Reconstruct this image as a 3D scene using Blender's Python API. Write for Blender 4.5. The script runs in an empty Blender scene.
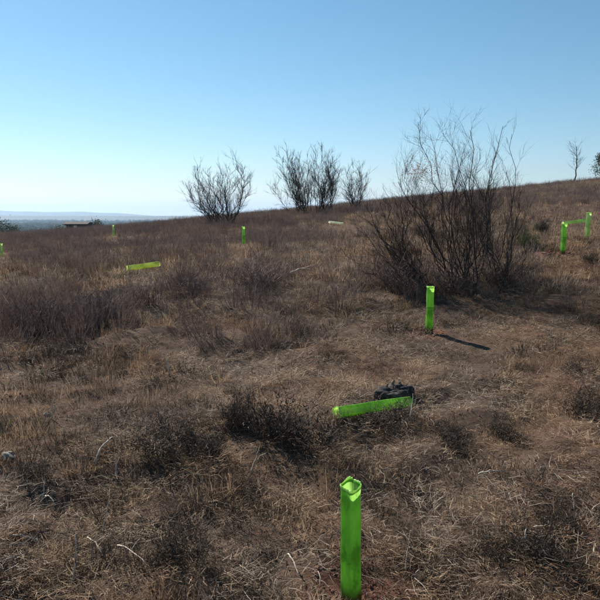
import bpy, math, random
import numpy as np

R = math.radians
random.seed(7)
rng = np.random.default_rng(7)
scene = bpy.context.scene

# ------------------------------------------------------------------ camera
EYE = 1.72
FPX = 650.0                       # focal length in pixels of the 600 px photograph
PITCH = math.atan((300 - 216) / FPX)
cam_data = bpy.data.cameras.new("camera")
cam_data.sensor_width = 36.0
cam_data.sensor_fit = 'HORIZONTAL'
cam_data.lens = 36.0 * FPX / 600.0
cam_data.clip_start = 0.05
cam_data.clip_end = 60000.0
cam = bpy.data.objects.new("camera", cam_data)
cam.location = (0, 0, EYE)
cam.rotation_euler = (math.pi / 2 - PITCH, 0, 0)
scene.collection.objects.link(cam)
scene.camera = cam

# ------------------------------------------------------------------ sky, sun, exposure
SUN_AZ = R(38)                    # to the left of the view direction
SUN_EL = R(37)
sun_dir = (-math.sin(SUN_AZ) * math.cos(SUN_EL), math.cos(SUN_AZ) * math.cos(SUN_EL), math.sin(SUN_EL))
world = bpy.data.worlds.new("World")
scene.world = world
world.use_nodes = True
wn = world.node_tree
wn.nodes.clear()
sky = wn.nodes.new("ShaderNodeTexSky")
sky.sky_type = 'NISHITA'
sky.sun_disc = False
sky.sun_elevation = SUN_EL
sky.sun_rotation = -SUN_AZ
sky.altitude = 500
sky.air_density = 1.0
sky.dust_density = 0.1
sky.ozone_density = 1.0
bg = wn.nodes.new("ShaderNodeBackground")
bg.inputs["Strength"].default_value = 0.064
wo = wn.nodes.new("ShaderNodeOutputWorld")
hs = wn.nodes.new("ShaderNodeHueSaturation")          # the phone camera's saturated, cyan-leaning blue, the whole sky alike
hs.inputs["Hue"].default_value = 0.477
hs.inputs["Saturation"].default_value = 1.2
wn.links.new(sky.outputs[0], hs.inputs["Color"])
wb = wn.nodes.new("ShaderNodeMix"); wb.data_type = 'RGBA'; wb.blend_type = 'MULTIPLY'
wb.inputs["Factor"].default_value = 1.0
wb.inputs["B"].default_value = (0.93, 0.96, 1.05, 1)          # cool white balance
wn.links.new(hs.outputs[0], wb.inputs["A"])
wn.links.new(wb.outputs["Result"], bg.inputs[0])
wn.links.new(bg.outputs[0], wo.inputs[0])

sun_data = bpy.data.lights.new("sun", 'SUN')
sun_data.energy = 5.0
sun_data.angle = R(0.53)
sun_data.color = (1.0, 0.93, 0.84)
sun = bpy.data.objects.new("sun", sun_data)
from mathutils import Vector
sun.rotation_euler = Vector(sun_dir).to_track_quat('Z', 'Y').to_euler()
sun.location = (-30, 30, 40)
scene.collection.objects.link(sun)

scene.view_settings.view_transform = 'Standard'
scene.view_settings.look = 'None'
scene.view_settings.exposure = 0.72
scene.view_settings.gamma = 1.0
scene.view_settings.use_curve_mapping = False
scene.cycles.volume_bounces = 0
scene.cycles.adaptive_threshold = 0.02
scene.cycles.max_bounces = 5
scene.cycles.diffuse_bounces = 3
scene.cycles.glossy_bounces = 2

# ------------------------------------------------------------------ small maths
CP, SP = math.cos(PITCH), math.sin(PITCH)

def ray(px, py):
    a = (px - 300) / FPX
    b = -(py - 300) / FPX
    d = np.array([a, CP + b * SP, -SP + b * CP])
    return d

def pt(px, py, Y):
    """the point at ground distance Y that the photograph shows at px, py"""
    d = ray(px, py)
    t = Y / d[1]
    return np.array([d[0] * t, Y, EYE + d[2] * t])

def _hash(ix, iy, seed):
    h = (ix.astype(np.int64) * 374761393 + iy.astype(np.int64) * 668265263 + seed * 974634541) & 0xffffffff
    h = ((h ^ (h >> 13)) * 1274126177) & 0xffffffff
    h = h ^ (h >> 16)
    return (h & 0xffff) / 65535.0

def noise2(x, y, seed=0):
    x = np.asarray(x, float); y = np.asarray(y, float)
    ix = np.floor(x); iy = np.floor(y)
    fx = x - ix; fy = y - iy
    fx = fx * fx * fx * (fx * (fx * 6 - 15) + 10)
    fy = fy * fy * fy * (fy * (fy * 6 - 15) + 10)
    a = _hash(ix, iy, seed); b = _hash(ix + 1, iy, seed)
    c = _hash(ix, iy + 1, seed); d = _hash(ix + 1, iy + 1, seed)
    return (a + (b - a) * fx) * (1 - fy) + (c + (d - c) * fx) * fy

def fbm(x, y, seed=0, o=3):
    s = 0; a = 1; t = 0
    for k in range(o):
        s = s + a * (noise2(x * 2 ** k + 17.3 * k, y * 2 ** k - 9.1 * k, seed + k) - 0.5)
        t += a; a *= 0.5
    return s / t

# ------------------------------------------------------------------ lie of the land
CTRL = [(350, 597, 2.95), (100, 597, 3.0), (560, 597, 2.9), (371, 420, 4.9), (100, 430, 4.9), (560, 430, 4.75),
        (429, 336, 7.9), (120, 340, 7.6), (142, 274, 11.4), (462, 282, 10.0), (562, 255, 12.0), (587, 240, 14.3),
        (573, 226, 16.8), (244, 248, 18.3), (113, 240, 31.0), (336, 229.5, 29.0), (2, 256, 24.0), (222, 223, 33.0),
        (310, 214, 40.0), (600, 181, 64.0), (450, 197, 64.0), (300, 212, 64.0), (180, 224, 62.0), (60, 236, 62.0), (-60, 239, 60.0)]
_cp = np.array([pt(*c) for c in CTRL])
_A = np.c_[_cp[:, 0], _cp[:, 1], np.ones(len(_cp))]
_pl = np.linalg.lstsq(_A, _cp[:, 2], rcond=None)[0]
_res = _cp[:, 2] - _A @ _pl

def _uv(x, y):
    r = np.hypot(x, y) + 1e-6
    return np.arctan2(x, y), np.log(np.maximum(r, 0.6))

_cu, _cv = _uv(_cp[:, 0], _cp[:, 1])
SU, SV = 0.34, 0.5
def _kern(u, v):
    return np.exp(-((u[:, None] - _cu) / SU) ** 2 * 0.5 - ((v[:, None] - _cv) / SV) ** 2 * 0.5)
_K = _kern(_cu, _cv)
_w = np.linalg.solve(_K + np.eye(len(_cu)) * 0.04, _res)

def macro(x, y):
    x = np.atleast_1d(np.asarray(x, float)); y = np.atleast_1d(np.asarray(y, float))
    u, v = _uv(x, y)
    r = np.hypot(x, y)
    hill = _pl[0] * x + _pl[1] * y + _pl[2]
    lim = np.minimum(1.0, 140.0 / np.maximum(r, 1e-6))
    hill = _pl[0] * x * lim + _pl[1] * y * lim + _pl[2]
    for k in range(0, len(x), 40000):
        s = slice(k, k + 40000)
        hill[s] += _kern(u[s], v[s]) @ _w
    drop = np.maximum(0, r - 66.0)
    z = hill - drop * drop * 0.0016
    plain = -34.0 + 5.0 * fbm(x / 900.0, y / 900.0, 5, 3)
    # smooth maximum of the hill and the plain below it
    k = 6.0
    return np.logaddexp(z / k, plain / k) * k - 0.0

def height(x, y):
    x = np.atleast_1d(np.asarray(x, float)); y = np.atleast_1d(np.asarray(y, float))
    r = np.hypot(x, y)
    z = macro(x, y)
    near = np.clip(1.2 - r / 120.0, 0, 1)
    near = near * (1 - 0.92 * np.exp(-((x - 1.8) ** 2 + (y - 7.45) ** 2) / 1.3))     # levelled planting spot
    z = z + near * (0.18 * fbm(x / 2.6, y / 2.6, 11, 2) + 0.19 * fbm(x / 0.62, y / 0.62, 21, 2)
                    + 0.065 * fbm(x / 0.2, y / 0.2, 31, 1))
    return z

def gz(x, y):
    return float(height(x, y)[0])

def ground_at(px, py, lo=1.5, hi=75.0, lift=0.0):
    """first point of the ground along the sight line of a photograph pixel"""
    d = ray(px, py)
    ts = np.geomspace(lo, hi, 1500)
    X = d[0] * ts; Y = d[1] * ts; Z = EYE + d[2] * ts
    below = np.nonzero(Z < height(X, Y) + lift)[0]
    i = below[0] if len(below) else len(ts) - 1
    return np.array([X[i], Y[i], gz(X[i], Y[i])])

def on_ground(px, Y):
    """stand on the ground at distance Y in the direction of column px"""
    x = (px - 300) / FPX * Y * 1.0
    # columns converge a little with the pitch: iterate with the true ray
    for _ in range(6):
        z = gz(x, Y)
        depth = Y * CP + (EYE - z) * SP
        x = (px - 300) / FPX * depth
    return np.array([x, Y, gz(x, Y)])

# ------------------------------------------------------------------ materials
def new_mat(name):
    m = bpy.data.materials.new(name)
    m.use_nodes = True
    nt = m.node_tree
    nt.nodes.clear()
    out = nt.nodes.new("ShaderNodeOutputMaterial")
    return m, nt, out

def N(nt, typ, **kw):
    n = nt.nodes.new(typ)
    for k, v in kw.items():
        setattr(n, k, v)
    return n

def ramp(nt, stops, src=None):
    r = nt.nodes.new("ShaderNodeValToRGB")
    e = r.color_ramp.elements
    while len(e) < len(stops):
        e.new(0.5)
    for i, (p, c) in enumerate(stops):
        e[i].position = p
        e[i].color = (c[0], c[1], c[2], 1)
    if src is not None:
        nt.links.new(src, r.inputs[0])
    return r

def blade_mat(name, stops, transl=0.25, patch=0.5, patch_cols=None, scale=0.55):
    """dry stems and leaves: colour by blade and by plant, with patches of a second tone"""
    m, nt, out = new_mat(name)
    L = nt.links.new
    at = N(nt, "ShaderNodeAttribute", attribute_name="tint")
    oi = N(nt, "ShaderNodeObjectInfo")
    mx = N(nt, "ShaderNodeMath", operation='MULTIPLY_ADD')
    L(oi.outputs["Random"], mx.inputs[0]); mx.inputs[1].default_value = 0.45
    L(at.outputs["Fac"], mx.inputs[2])
    sb = N(nt, "ShaderNodeMath", operation='SUBTRACT'); sb.inputs[1].default_value = 0.2
    L(mx.outputs[0], sb.inputs[0])
    rp = ramp(nt, stops, sb.outputs[0])
    col = rp.outputs[0]
    if patch_cols:
        geo = N(nt, "ShaderNodeNewGeometry")
        tex = N(nt, "ShaderNodeTexNoise"); tex.inputs["Scale"].default_value = scale
        tex.inputs["Detail"].default_value = 3
        L(geo.outputs["Position"], tex.inputs["Vector"])
        pr = ramp(nt, patch_cols, tex.outputs["Fac"])
        mm = N(nt, "ShaderNodeMix", data_type='RGBA', blend_type='MULTIPLY')
        mm.inputs["Factor"].default_value = patch
        L(col, mm.inputs["A"]); L(pr.outputs[0], mm.inputs["B"])
        col = mm.outputs["Result"]
    df = N(nt, "ShaderNodeBsdfPrincipled")
    df.inputs["Roughness"].default_value = 0.75
    df.inputs["Specular IOR Level"].default_value = 0.25
    L(col, df.inputs["Base Color"])
    if transl > 0:
        tr = N(nt, "ShaderNodeBsdfTranslucent"); L(col, tr.inputs["Color"])
        ms = N(nt, "ShaderNodeMixShader"); ms.inputs[0].default_value = transl
        L(df.outputs[0], ms.inputs[1]); L(tr.outputs[0], ms.inputs[2])
        L(ms.outputs[0], out.inputs[0])
    else:
        L(df.outputs[0], out.inputs[0])
    return m

PATCH = [(0.30, (0.60, 0.52, 0.50)), (0.42, (1.0, 0.95, 0.88)), (0.50, (1.14, 1.04, 0.84)), (0.57, (1.10, 0.92, 0.74)), (0.66, (0.80, 0.66, 0.60)), (0.75, (1.1, 1.06, 0.95))]
M_GRASS = blade_mat("dry_grass", [(0.0, (0.052, 0.035, 0.027)), (0.35, (0.128, 0.083, 0.060)), (0.70, (0.245, 0.172, 0.122)), (1.0, (0.50, 0.415, 0.325))],
                    0.35, 0.9, PATCH, 0.9)
M_STRAW = blade_mat("pale_straw", [(0.0, (0.18, 0.135, 0.10)), (0.5, (0.36, 0.29, 0.22)), (1.0, (0.60, 0.53, 0.43))], 0.2)
M_SCRUB = blade_mat("dry_scrub", [(0.0, (0.062, 0.046, 0.046)), (0.5, (0.142, 0.104, 0.092)), (1.0, (0.285, 0.220, 0.175))], 0.15, 0.7,
                    [(0.35, (0.75, 0.68, 0.72)), (0.55, (1.05, 0.95, 0.92)), (0.7, (1.2, 1.0, 0.8))], 0.25)
M_HEATH = blade_mat("heath_leaf", [(0.0, (0.020, 0.016, 0.014)), (0.5, (0.050, 0.037, 0.029)), (0.8, (0.095, 0.068, 0.046)), (1.0, (0.18, 0.125, 0.078))], 0.15)
M_GREEN = blade_mat("green_weed", [(0.0, (0.045, 0.062, 0.020)), (0.5, (0.085, 0.105, 0.032)), (1.0, (0.15, 0.16, 0.055))], 0.3)
M_LEAF = blade_mat("evergreen_leaf", [(0.0, (0.022, 0.034, 0.015)), (0.5, (0.042, 0.060, 0.025)), (1.0, (0.075, 0.090, 0.040))], 0.2)
M_RUST = blade_mat("dead_leaf", [(0.0, (0.22, 0.13, 0.11)), (0.5, (0.36, 0.235, 0.20)), (1.0, (0.50, 0.36, 0.32))], 0.35)

def bark_mat(name, a, b, scale=30):
    m, nt, out = new_mat(name)
    L = nt.links.new
    tc = N(nt, "ShaderNodeTexCoord")
    mp = N(nt, "ShaderNodeMapping"); mp.inputs["Scale"].default_value = (scale, scale, scale * 0.25)
    L(tc.outputs["Object"], mp.inputs["Vector"])
    tx = N(nt, "ShaderNodeTexNoise"); tx.inputs["Scale"].default_value = 1.0; tx.inputs["Detail"].default_value = 6
    L(mp.outputs[0], tx.inputs["Vector"])
    rp = ramp(nt, [(0.3, a), (0.7, b)], tx.outputs["Fac"])
    p = N(nt, "ShaderNodeBsdfPrincipled"); p.inputs["Roughness"].default_value = 0.85
    p.inputs["Specular IOR Level"].default_value = 0.2
    L(rp.outputs[0], p.inputs["Base Color"])
    bp = N(nt, "ShaderNodeBump"); bp.inputs["Strength"].default_value = 0.6; bp.inputs["Distance"].default_value = 0.01
    L(tx.outputs["Fac"], bp.inputs["Height"]); L(bp.outputs[0], p.inputs["Normal"])
    L(p.outputs[0], out.inputs[0])
    return m

M_BARK = bark_mat("dark_bark", (0.032, 0.026, 0.024), (0.085, 0.068, 0.060))
M_TWIG = bark_mat("broom_twig", (0.036, 0.030, 0.028), (0.098, 0.078, 0.066), 12)
M_CHAR = bark_mat("charred_wood", (0.016, 0.014, 0.014), (0.075, 0.062, 0.058), 25)
M_CUT = bark_mat("weathered_cut_wood", (0.13, 0.085, 0.06), (0.26, 0.18, 0.13), 40)
M_STONE = bark_mat("grey_stone", (0.17, 0.15, 0.125), (0.36, 0.33, 0.285), 22)
M_CLOD = bark_mat("red_earth", (0.11, 0.050, 0.034), (0.22, 0.105, 0.070), 40)
M_STICK = bark_mat("bleached_stick", (0.34, 0.28, 0.21), (0.70, 0.62, 0.51), 60)
M_LITTER = bark_mat("leaf_litter", (0.13, 0.06, 0.045), (0.33, 0.20, 0.13), 15)
M_SHED = bark_mat("dark_shed_wall", (0.05, 0.045, 0.045), (0.09, 0.08, 0.08), 4)
M_WHITEW = bark_mat("pale_plaster", (0.55, 0.53, 0.5), (0.7, 0.68, 0.64), 4)
M_ROOF = bark_mat("shed_roof", (0.035, 0.032, 0.032), (0.06, 0.052, 0.05), 4)

def shelter_mat(name, a, b, tr, shade_blotch=0.5, splash=True):
    m, nt, out = new_mat(name)
    L = nt.links.new
    tc = N(nt, "ShaderNodeTexCoord")
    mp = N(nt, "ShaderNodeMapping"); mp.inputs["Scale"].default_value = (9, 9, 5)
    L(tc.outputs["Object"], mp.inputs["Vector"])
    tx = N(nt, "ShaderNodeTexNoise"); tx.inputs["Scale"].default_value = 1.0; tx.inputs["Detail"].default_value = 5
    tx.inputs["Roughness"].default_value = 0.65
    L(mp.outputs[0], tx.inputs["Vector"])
    rp = ramp(nt, [(0.38, tuple(c * (1 - shade_blotch * 0.95) for c in a)), (0.48, a), (0.68, b)], tx.outputs["Fac"])  # dark blotches painted in, imitating the shadow of a plant inside the sleeve
    # soil splashed up the foot of the sleeve
    sx = N(nt, "ShaderNodeSeparateXYZ"); L(tc.outputs["Object"], sx.inputs[0])
    ad = N(nt, "ShaderNodeMath", operation='MULTIPLY_ADD'); ad.inputs[1].default_value = -0.12
    L(tx.outputs["Fac"], ad.inputs[0]); L(sx.outputs["Z"], ad.inputs[2])
    sr = ramp(nt, [(0.0, (1, 1, 1)), (0.055, (0, 0, 0))], ad.outputs[0])
    mm = N(nt, "ShaderNodeMix", data_type='RGBA')
    if splash:
        L(sr.outputs[0], mm.inputs["Factor"])
    else:
        mm.inputs["Factor"].default_value = 0.0
    L(rp.outputs[0], mm.inputs["A"]); mm.inputs["B"].default_value = (0.07, 0.06, 0.03, 1)
    col = mm.outputs["Result"]
    p = N(nt, "ShaderNodeBsdfPrincipled"); p.inputs["Roughness"].default_value = 0.38
    p.inputs["Specular IOR Level"].default_value = 0.4
    L(col, p.inputs["Base Color"])
    t = N(nt, "ShaderNodeBsdfTranslucent")
    gm = N(nt, "ShaderNodeMix", data_type='RGBA', blend_type='MULTIPLY'); gm.inputs["Factor"].default_value = 1.0
    gm.inputs["B"].default_value = (1.9, 1.6, 1.6, 1)          # plastic passes more light than it reflects
    L(col, gm.inputs["A"]); L(gm.outputs["Result"], t.inputs["Color"])
    ms = N(nt, "ShaderNodeMixShader"); ms.inputs[0].default_value = tr
    L(p.outputs[0], ms.inputs[1]); L(t.outputs[0], ms.inputs[2])
    L(ms.outputs[0], out.inputs[0])
    return m

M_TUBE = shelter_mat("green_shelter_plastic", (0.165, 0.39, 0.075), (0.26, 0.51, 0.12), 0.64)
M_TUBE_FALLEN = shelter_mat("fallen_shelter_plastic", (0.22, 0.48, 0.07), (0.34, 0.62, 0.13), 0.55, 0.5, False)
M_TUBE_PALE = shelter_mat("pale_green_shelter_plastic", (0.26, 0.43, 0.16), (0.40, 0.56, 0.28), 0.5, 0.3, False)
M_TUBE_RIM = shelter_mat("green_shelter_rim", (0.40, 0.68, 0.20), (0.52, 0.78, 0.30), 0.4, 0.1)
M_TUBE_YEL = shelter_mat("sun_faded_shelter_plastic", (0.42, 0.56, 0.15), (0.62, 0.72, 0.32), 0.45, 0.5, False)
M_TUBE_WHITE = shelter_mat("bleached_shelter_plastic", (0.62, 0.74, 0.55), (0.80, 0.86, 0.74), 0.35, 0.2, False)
M_TIE = bark_mat("dark_green_plastic_tie", (0.04, 0.10, 0.025), (0.06, 0.15, 0.04), 10)

def ground_mat():
    m, nt, out = new_mat("hillside_soil")
    L = nt.links.new
    geo = N(nt, "ShaderNodeNewGeometry")
    n1 = N(nt, "ShaderNodeTexNoise"); n1.inputs["Scale"].default_value = 0.45; n1.inputs["Detail"].default_value = 6
    L(geo.outputs["Position"], n1.inputs["Vector"])
    n2 = N(nt, "ShaderNodeTexNoise"); n2.inputs["Scale"].default_value = 14; n2.inputs["Detail"].default_value = 8
    n2.inputs["Roughness"].default_value = 0.7
    L(geo.outputs["Position"], n2.inputs["Vector"])
    a = ramp(nt, [(0.32, (0.070, 0.049, 0.038)), (0.5, (0.098, 0.067, 0.048)), (0.62, (0.122, 0.074, 0.048)), (0.75, (0.090, 0.064, 0.050))], n1.outputs["Fac"])
    b = ramp(nt, [(0.3, (0.5, 0.5, 0.5)), (0.7, (1.5, 1.45, 1.4))], n2.outputs["Fac"])
    mm = N(nt, "ShaderNodeMix", data_type='RGBA', blend_type='MULTIPLY'); mm.inputs["Factor"].default_value = 1.0
    L(a.outputs[0], mm.inputs["A"]); L(b.outputs[0], mm.inputs["B"])
    # dug red earth round the planting holes
    at = N(nt, "ShaderNodeAttribute", attribute_name="dug")
    m2 = N(nt, "ShaderNodeMix", data_type='RGBA')
    L(at.outputs["Fac"], m2.inputs["Factor"]); L(mm.outputs["Result"], m2.inputs["A"])
    dg = ramp(nt, [(0.3, (0.085, 0.036, 0.025)), (0.7, (0.19, 0.085, 0.056))], n2.outputs["Fac"])
    L(dg.outputs[0], m2.inputs["B"])
    # farmland and woods of the plain below
    n3 = N(nt, "ShaderNodeTexNoise"); n3.inputs["Scale"].default_value = 0.0035; n3.inputs["Detail"].default_value = 4
    L(geo.outputs["Position"], n3.inputs["Vector"])
    far = ramp(nt, [(0.4, (0.035, 0.045, 0.025)), (0.52, (0.07, 0.075, 0.035)), (0.66, (0.12, 0.10, 0.06))], n3.outputs["Fac"])
    at2 = N(nt, "ShaderNodeAttribute", attribute_name="plain")
    m3 = N(nt, "ShaderNodeMix", data_type='RGBA')
    L(at2.outputs["Fac"], m3.inputs["Factor"]); L(m2.outputs["Result"], m3.inputs["A"]); L(far.outputs[0], m3.inputs["B"])
    p = N(nt, "ShaderNodeBsdfPrincipled"); p.inputs["Roughness"].default_value = 0.95
    p.inputs["Specular IOR Level"].default_value = 0.1
    L(m3.outputs["Result"], p.inputs["Base Color"])
    bp = N(nt, "ShaderNodeBump"); bp.inputs["Strength"].default_value = 0.8; bp.inputs["Distance"].default_value = 0.03
    L(n2.outputs["Fac"], bp.inputs["Height"]); L(bp.outputs[0], p.inputs["Normal"])
    L(p.outputs[0], out.inputs[0])
    return m

M_GROUND = ground_mat()

def plain_mat(name, c1, c2, scale):
    m, nt, out = new_mat(name)
    geo = N(nt, "ShaderNodeNewGeometry")
    n1 = N(nt, "ShaderNodeTexNoise"); n1.inputs["Scale"].default_value = scale; n1.inputs["Detail"].default_value = 6
    nt.links.new(geo.outputs["Position"], n1.inputs["Vector"])
    a = ramp(nt, [(0.4, c1), (0.6, c2)], n1.outputs["Fac"])
    p = N(nt, "ShaderNodeBsdfPrincipled"); p.inputs["Roughness"].default_value = 0.95
    nt.links.new(a.outputs[0], p.inputs["Base Color"]); nt.links.new(p.outputs[0], out.inputs[0])
    return m

M_HILL = plain_mat("far_hill", (0.025, 0.035, 0.022), (0.07, 0.07, 0.045), 0.004)

# ------------------------------------------------------------------ mesh helpers
class MB:
    """collects vertices, faces and one tint per vertex"""
    def __init__(s):
        s.v = []; s.f = []; s.t = []

    def tube(s, pts, radii, sides=4, tint=0.5, cap=True):
        base = len(s.v)
        n = len(pts)
        pts = [np.asarray(p, float) for p in pts]
        for i in range(n):
            d = pts[min(i + 1, n - 1)] - pts[max(i - 1, 0)]
            d = d / (np.linalg.norm(d) + 1e-9)
            ref = np.array([1.0, 0, 0]) if abs(d[0]) < 0.8 else np.array([0, 1.0, 0])
            a = np.cross(d, ref); a /= np.linalg.norm(a) + 1e-9
            b = np.cross(d, a)
            for k in range(sides):
                w = 2 * math.pi * k / sides
                s.v.append(tuple(pts[i] + radii[i] * (a * math.cos(w) + b * math.sin(w))))
                s.t.append(tint)
        for i in range(n - 1):
            for k in range(sides):
                k2 = (k + 1) % sides
                s.f.append((base + i * sides + k, base + i * sides + k2, base + (i + 1) * sides + k2, base + (i + 1) * sides + k))
        if cap:
            s.f.append(tuple(base + k for k in range(sides))[::-1])
            s.f.append(tuple(base + (n - 1) * sides + k for k in range(sides)))

    def blade(s, pts, w, side, tint):
        """a flat grass blade tapering to a point"""
        base = len(s.v)
        n = len(pts)
        for i in range(n - 1):
            ww = w * (1 - 0.75 * i / (n - 1)) * 0.5
            s.v.append(tuple(pts[i] - side * ww)); s.v.append(tuple(pts[i] + side * ww))
            s.t += [tint + 0.2 * i / n] * 2
        s.v.append(tuple(pts[-1])); s.t.append(min(1.3, tint + 0.3))  # tint rises towards the tip: highlights painted into the blade colour
        for i in range(n - 2):
            b = base + 2 * i
            s.f.append((b, b + 1, b + 3, b + 2))
        b = base + 2 * (n - 2)
        s.f.append((b, b + 1, b + 2))

    def leaf(s, c, d, side, l, w, tint):
        base = len(s.v)
        s.v += [tuple(c), tuple(c + d * l * 0.5 + side * w), tuple(c + d * l), tuple(c + d * l * 0.5 - side * w)]
        s.t += [tint] * 4
        s.f.append((base, base + 1, base + 2, base + 3))

    def mesh(s, name, mat, smooth=False):
        me = bpy.data.meshes.new(name)
        me.from_pydata(s.v, [], s.f)
        a = me.attributes.new("tint", 'FLOAT', 'POINT')
        a.data.foreach_set("value", np.array(s.t, dtype=np.float32))
        me.materials.append(mat)
        if smooth:
            me.polygons.foreach_set("use_smooth", np.ones(len(me.polygons), dtype=bool))
        me.update()
        return me

def link(o, parent=None):
    scene.collection.objects.link(o)
    if parent is not None:
        o.parent = parent
    return o

def obj(name, me, parent=None, loc=(0, 0, 0), rot=(0, 0, 0)):
    o = bpy.data.objects.new(name, me)
    o.location = loc
    o.rotation_euler = rot
    return link(o, parent)

def empty(name, loc=(0, 0, 0), rot=(0, 0, 0), scale=1.0):
    o = bpy.data.objects.new(name, None)
    o.empty_display_size = 0.1
    o.location = loc; o.rotation_euler = rot; o.scale = (scale,) * 3 if not isinstance(scale, tuple) else scale
    return link(o)

def tag(o, label=None, cat=None, group=None, kind=None):
    if label: o["label"] = label
    if cat: o["category"] = cat
    if group: o["group"] = group
    if kind: o["kind"] = kind
    return o

def unit(v):
    v = np.asarray(v, float)
    return v / (np.linalg.norm(v) + 1e-9)

def rnd(a=-1.0, b=1.0):
    return random.uniform(a, b)

# ------------------------------------------------------------------ where the shelters stand
UP = [  # px column, distance, tilt, label
    dict(px=351, Y=2.95, rot=0.80, lean=(0.3, -0.6), h=0.61, label="upright bright green tree shelter nearest the camera at the bottom edge"),
    dict(px=429, Y=7.72, rot=0.15, lean=(0.0, 0.5), h=0.575, label="upright green tree shelter in front of the big bare broom bush"),
    dict(px=562.5, Y=12.0, rot=0.3, lean=(0.8, 0.0), h=0.575, label="upright green tree shelter on red earth, nearer of the right pair"),
    dict(px=587, Y=13.5, rot=0.5, lean=(1.5, 0.0), h=0.53, label="upright green tree shelter near the right edge, further of the right pair"),
    dict(px=244, Y=18.3, rot=0.2, lean=(-1.0, 0.0), h=0.575, label="small upright green tree shelter in the middle distance below the left bare bush"),
    dict(px=113.5, Y=31.0, rot=0.6, lean=(0.0, 0.0), h=0.575, label="tiny distant upright tree shelter left of centre near the far shed"),
    dict(px=2, Y=24.0, rot=0.4, lean=(1.0, 0.0), h=0.575, label="upright green tree shelter cut off by the left edge"),
]
for u in UP:
    p = on_ground(u["px"], u["Y"])
    u["loc"] = p
dug_pts = [(u["loc"][0], u["loc"][1], 0.24 if u["Y"] < 5 else (0.5 if u["Y"] == 12.0 else 0.22)) for u in UP[:5]]
dug_pts.append((on_ground(548, 12.0)[0], 11.95, 0.3))

# ------------------------------------------------------------------ ground: one sheet to the horizon
def build_ground():
    th = np.r_[np.arange(-180, -44, 2.0), np.arange(-44, 44, 0.26), np.arange(44, 180, 2.0)]
    th = np.radians(th)
    r1 = np.geomspace(0.35, 22, 330)
    r2 = np.geomspace(22, 130, 110)[1:]
    r3 = np.geomspace(130, 15000, 110)[1:]
    rr = np.r_[r1, r2, r3]
    T, RR = np.meshgrid(th, rr)
    X = (RR * np.sin(T)).ravel(); Y = (RR * np.cos(T)).ravel()
    Z = height(X, Y)
    nt_, nr = len(th), len(rr)
    dug = np.zeros(len(X))
    for (x, y, rad) in dug_pts:
        d = np.hypot(X - x, (Y - y)) + 0.35 * rad * fbm(X * 9, Y * 9, 3, 2)
        k = np.clip(1.5 - d / rad, 0, 1)
        dug = np.maximum(dug, k)
        Z += 0.03 * k * (1 - k) * 4 * 0.5
    V = np.c_[X, Y, Z]
    V = np.r_[V, [[0, 0, gz(0, 0)]]]
    idx = np.arange(nt_ * nr).reshape(nr, nt_)
    a = idx[:-1]; b = idx[1:]
    a2 = np.roll(a, -1, axis=1); b2 = np.roll(b, -1, axis=1)
    F = np.stack([a, b, b2, a2], axis=-1).reshape(-1, 4)
    # seal the small hole under the camera
    c = len(V) - 1
    tris = [(c, int(idx[0, k]), int(idx[0, (k + 1) % nt_])) for k in range(nt_)]
    me = bpy.data.meshes.new("ground")
    me.from_pydata(V.tolist(), [], F[:, ::-1].tolist() + [t[::-1] for t in tris])
    me.polygons.foreach_set("use_smooth", np.ones(len(me.polygons), dtype=bool))
    for nm, vals in (("dug", np.r_[dug, 0]), ("plain", np.r_[np.clip((np.hypot(X, Y) - 100) / 150, 0, 1), 0])):
        at = me.attributes.new(nm, 'FLOAT', 'POINT')
        at.data.foreach_set("value", vals.astype(np.float32))
    me.materials.append(M_GROUND)
    # faces must look up
    me.update()
    if me.polygons[1000].normal.z < 0:
        me.flip_normals()
    return tag(obj("ground", me), kind="structure")

build_ground()

# ------------------------------------------------------------------ far hills
def build_hills(name, dist, width, h0, top, seed, depth):
    """a long range of hills; top(px) gives the crest's row in the photograph"""
    pxs = np.linspace(-700, 1300, 260)
    ks = np.linspace(-1, 1, 26)
    V = []; F = []
    for i, px in enumerate(pxs):
        yc = dist
        x0 = (px - 300) / FPX * yc
        crest = max(4.0, (216 - top(px)) / FPX * yc + EYE)
        for j, k in enumerate(ks):
            prof = (math.cos(k * math.pi) * 0.5 + 0.5)
            y = yc + k * depth
            x = x0 * (y / yc)
            nz = 1 + 0.5 * float(fbm(np.array([x / 500.0]), np.array([y / 500.0]), seed, 3)[0]) * (1 - prof * 0.75)
            z = -42 + (crest + 42) * prof * nz
            V.append((x, y, z))
    m = len(ks)
    for i in range(len(pxs) - 1):
        for j in range(m - 1):
            F.append((i * m + j, (i + 1) * m + j, (i + 1) * m + j + 1, i * m + j + 1))
    me = bpy.data.meshes.new(name)
    me.from_pydata(V, [], F)
    me.polygons.foreach_set("use_smooth", np.ones(len(me.polygons), dtype=bool))
    me.materials.append(M_HILL)
    return tag(obj(name, me), kind="structure")

def nz1(px, s, seed):
    return float(fbm(np.array([px / s]), np.array([3.3]), seed, 4)[0])

build_hills("far_hills", 9500, 1, 1, lambda px: 211.5 + (px - 20) * 0.028 + 7 * nz1(px, 90, 51), 61, 1500)
build_hills("low_hills", 5200, 1, 1, lambda px: 216.0 + (px - 20) * 0.012 + 4 * nz1(px, 60, 52), 62, 900)

# ------------------------------------------------------------------ shrub and bush builders
def arc(p0, p1, bow, n, jit):
    """a bent line from p0 to p1; bow pushes the middle, jit roughens it"""
    p0 = np.asarray(p0, float); p1 = np.asarray(p1, float)
    L = np.linalg.norm(p1 - p0)
    out = []
    for i in range(n + 1):
        t = i / n
        p = p0 * (1 - t) + p1 * t + np.asarray(bow) * (4 * t * (1 - t))
        if 0 < i < n:
            p = p + np.array([rnd(), rnd(), rnd()]) * jit * L
        out.append(p)
    return out

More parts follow.
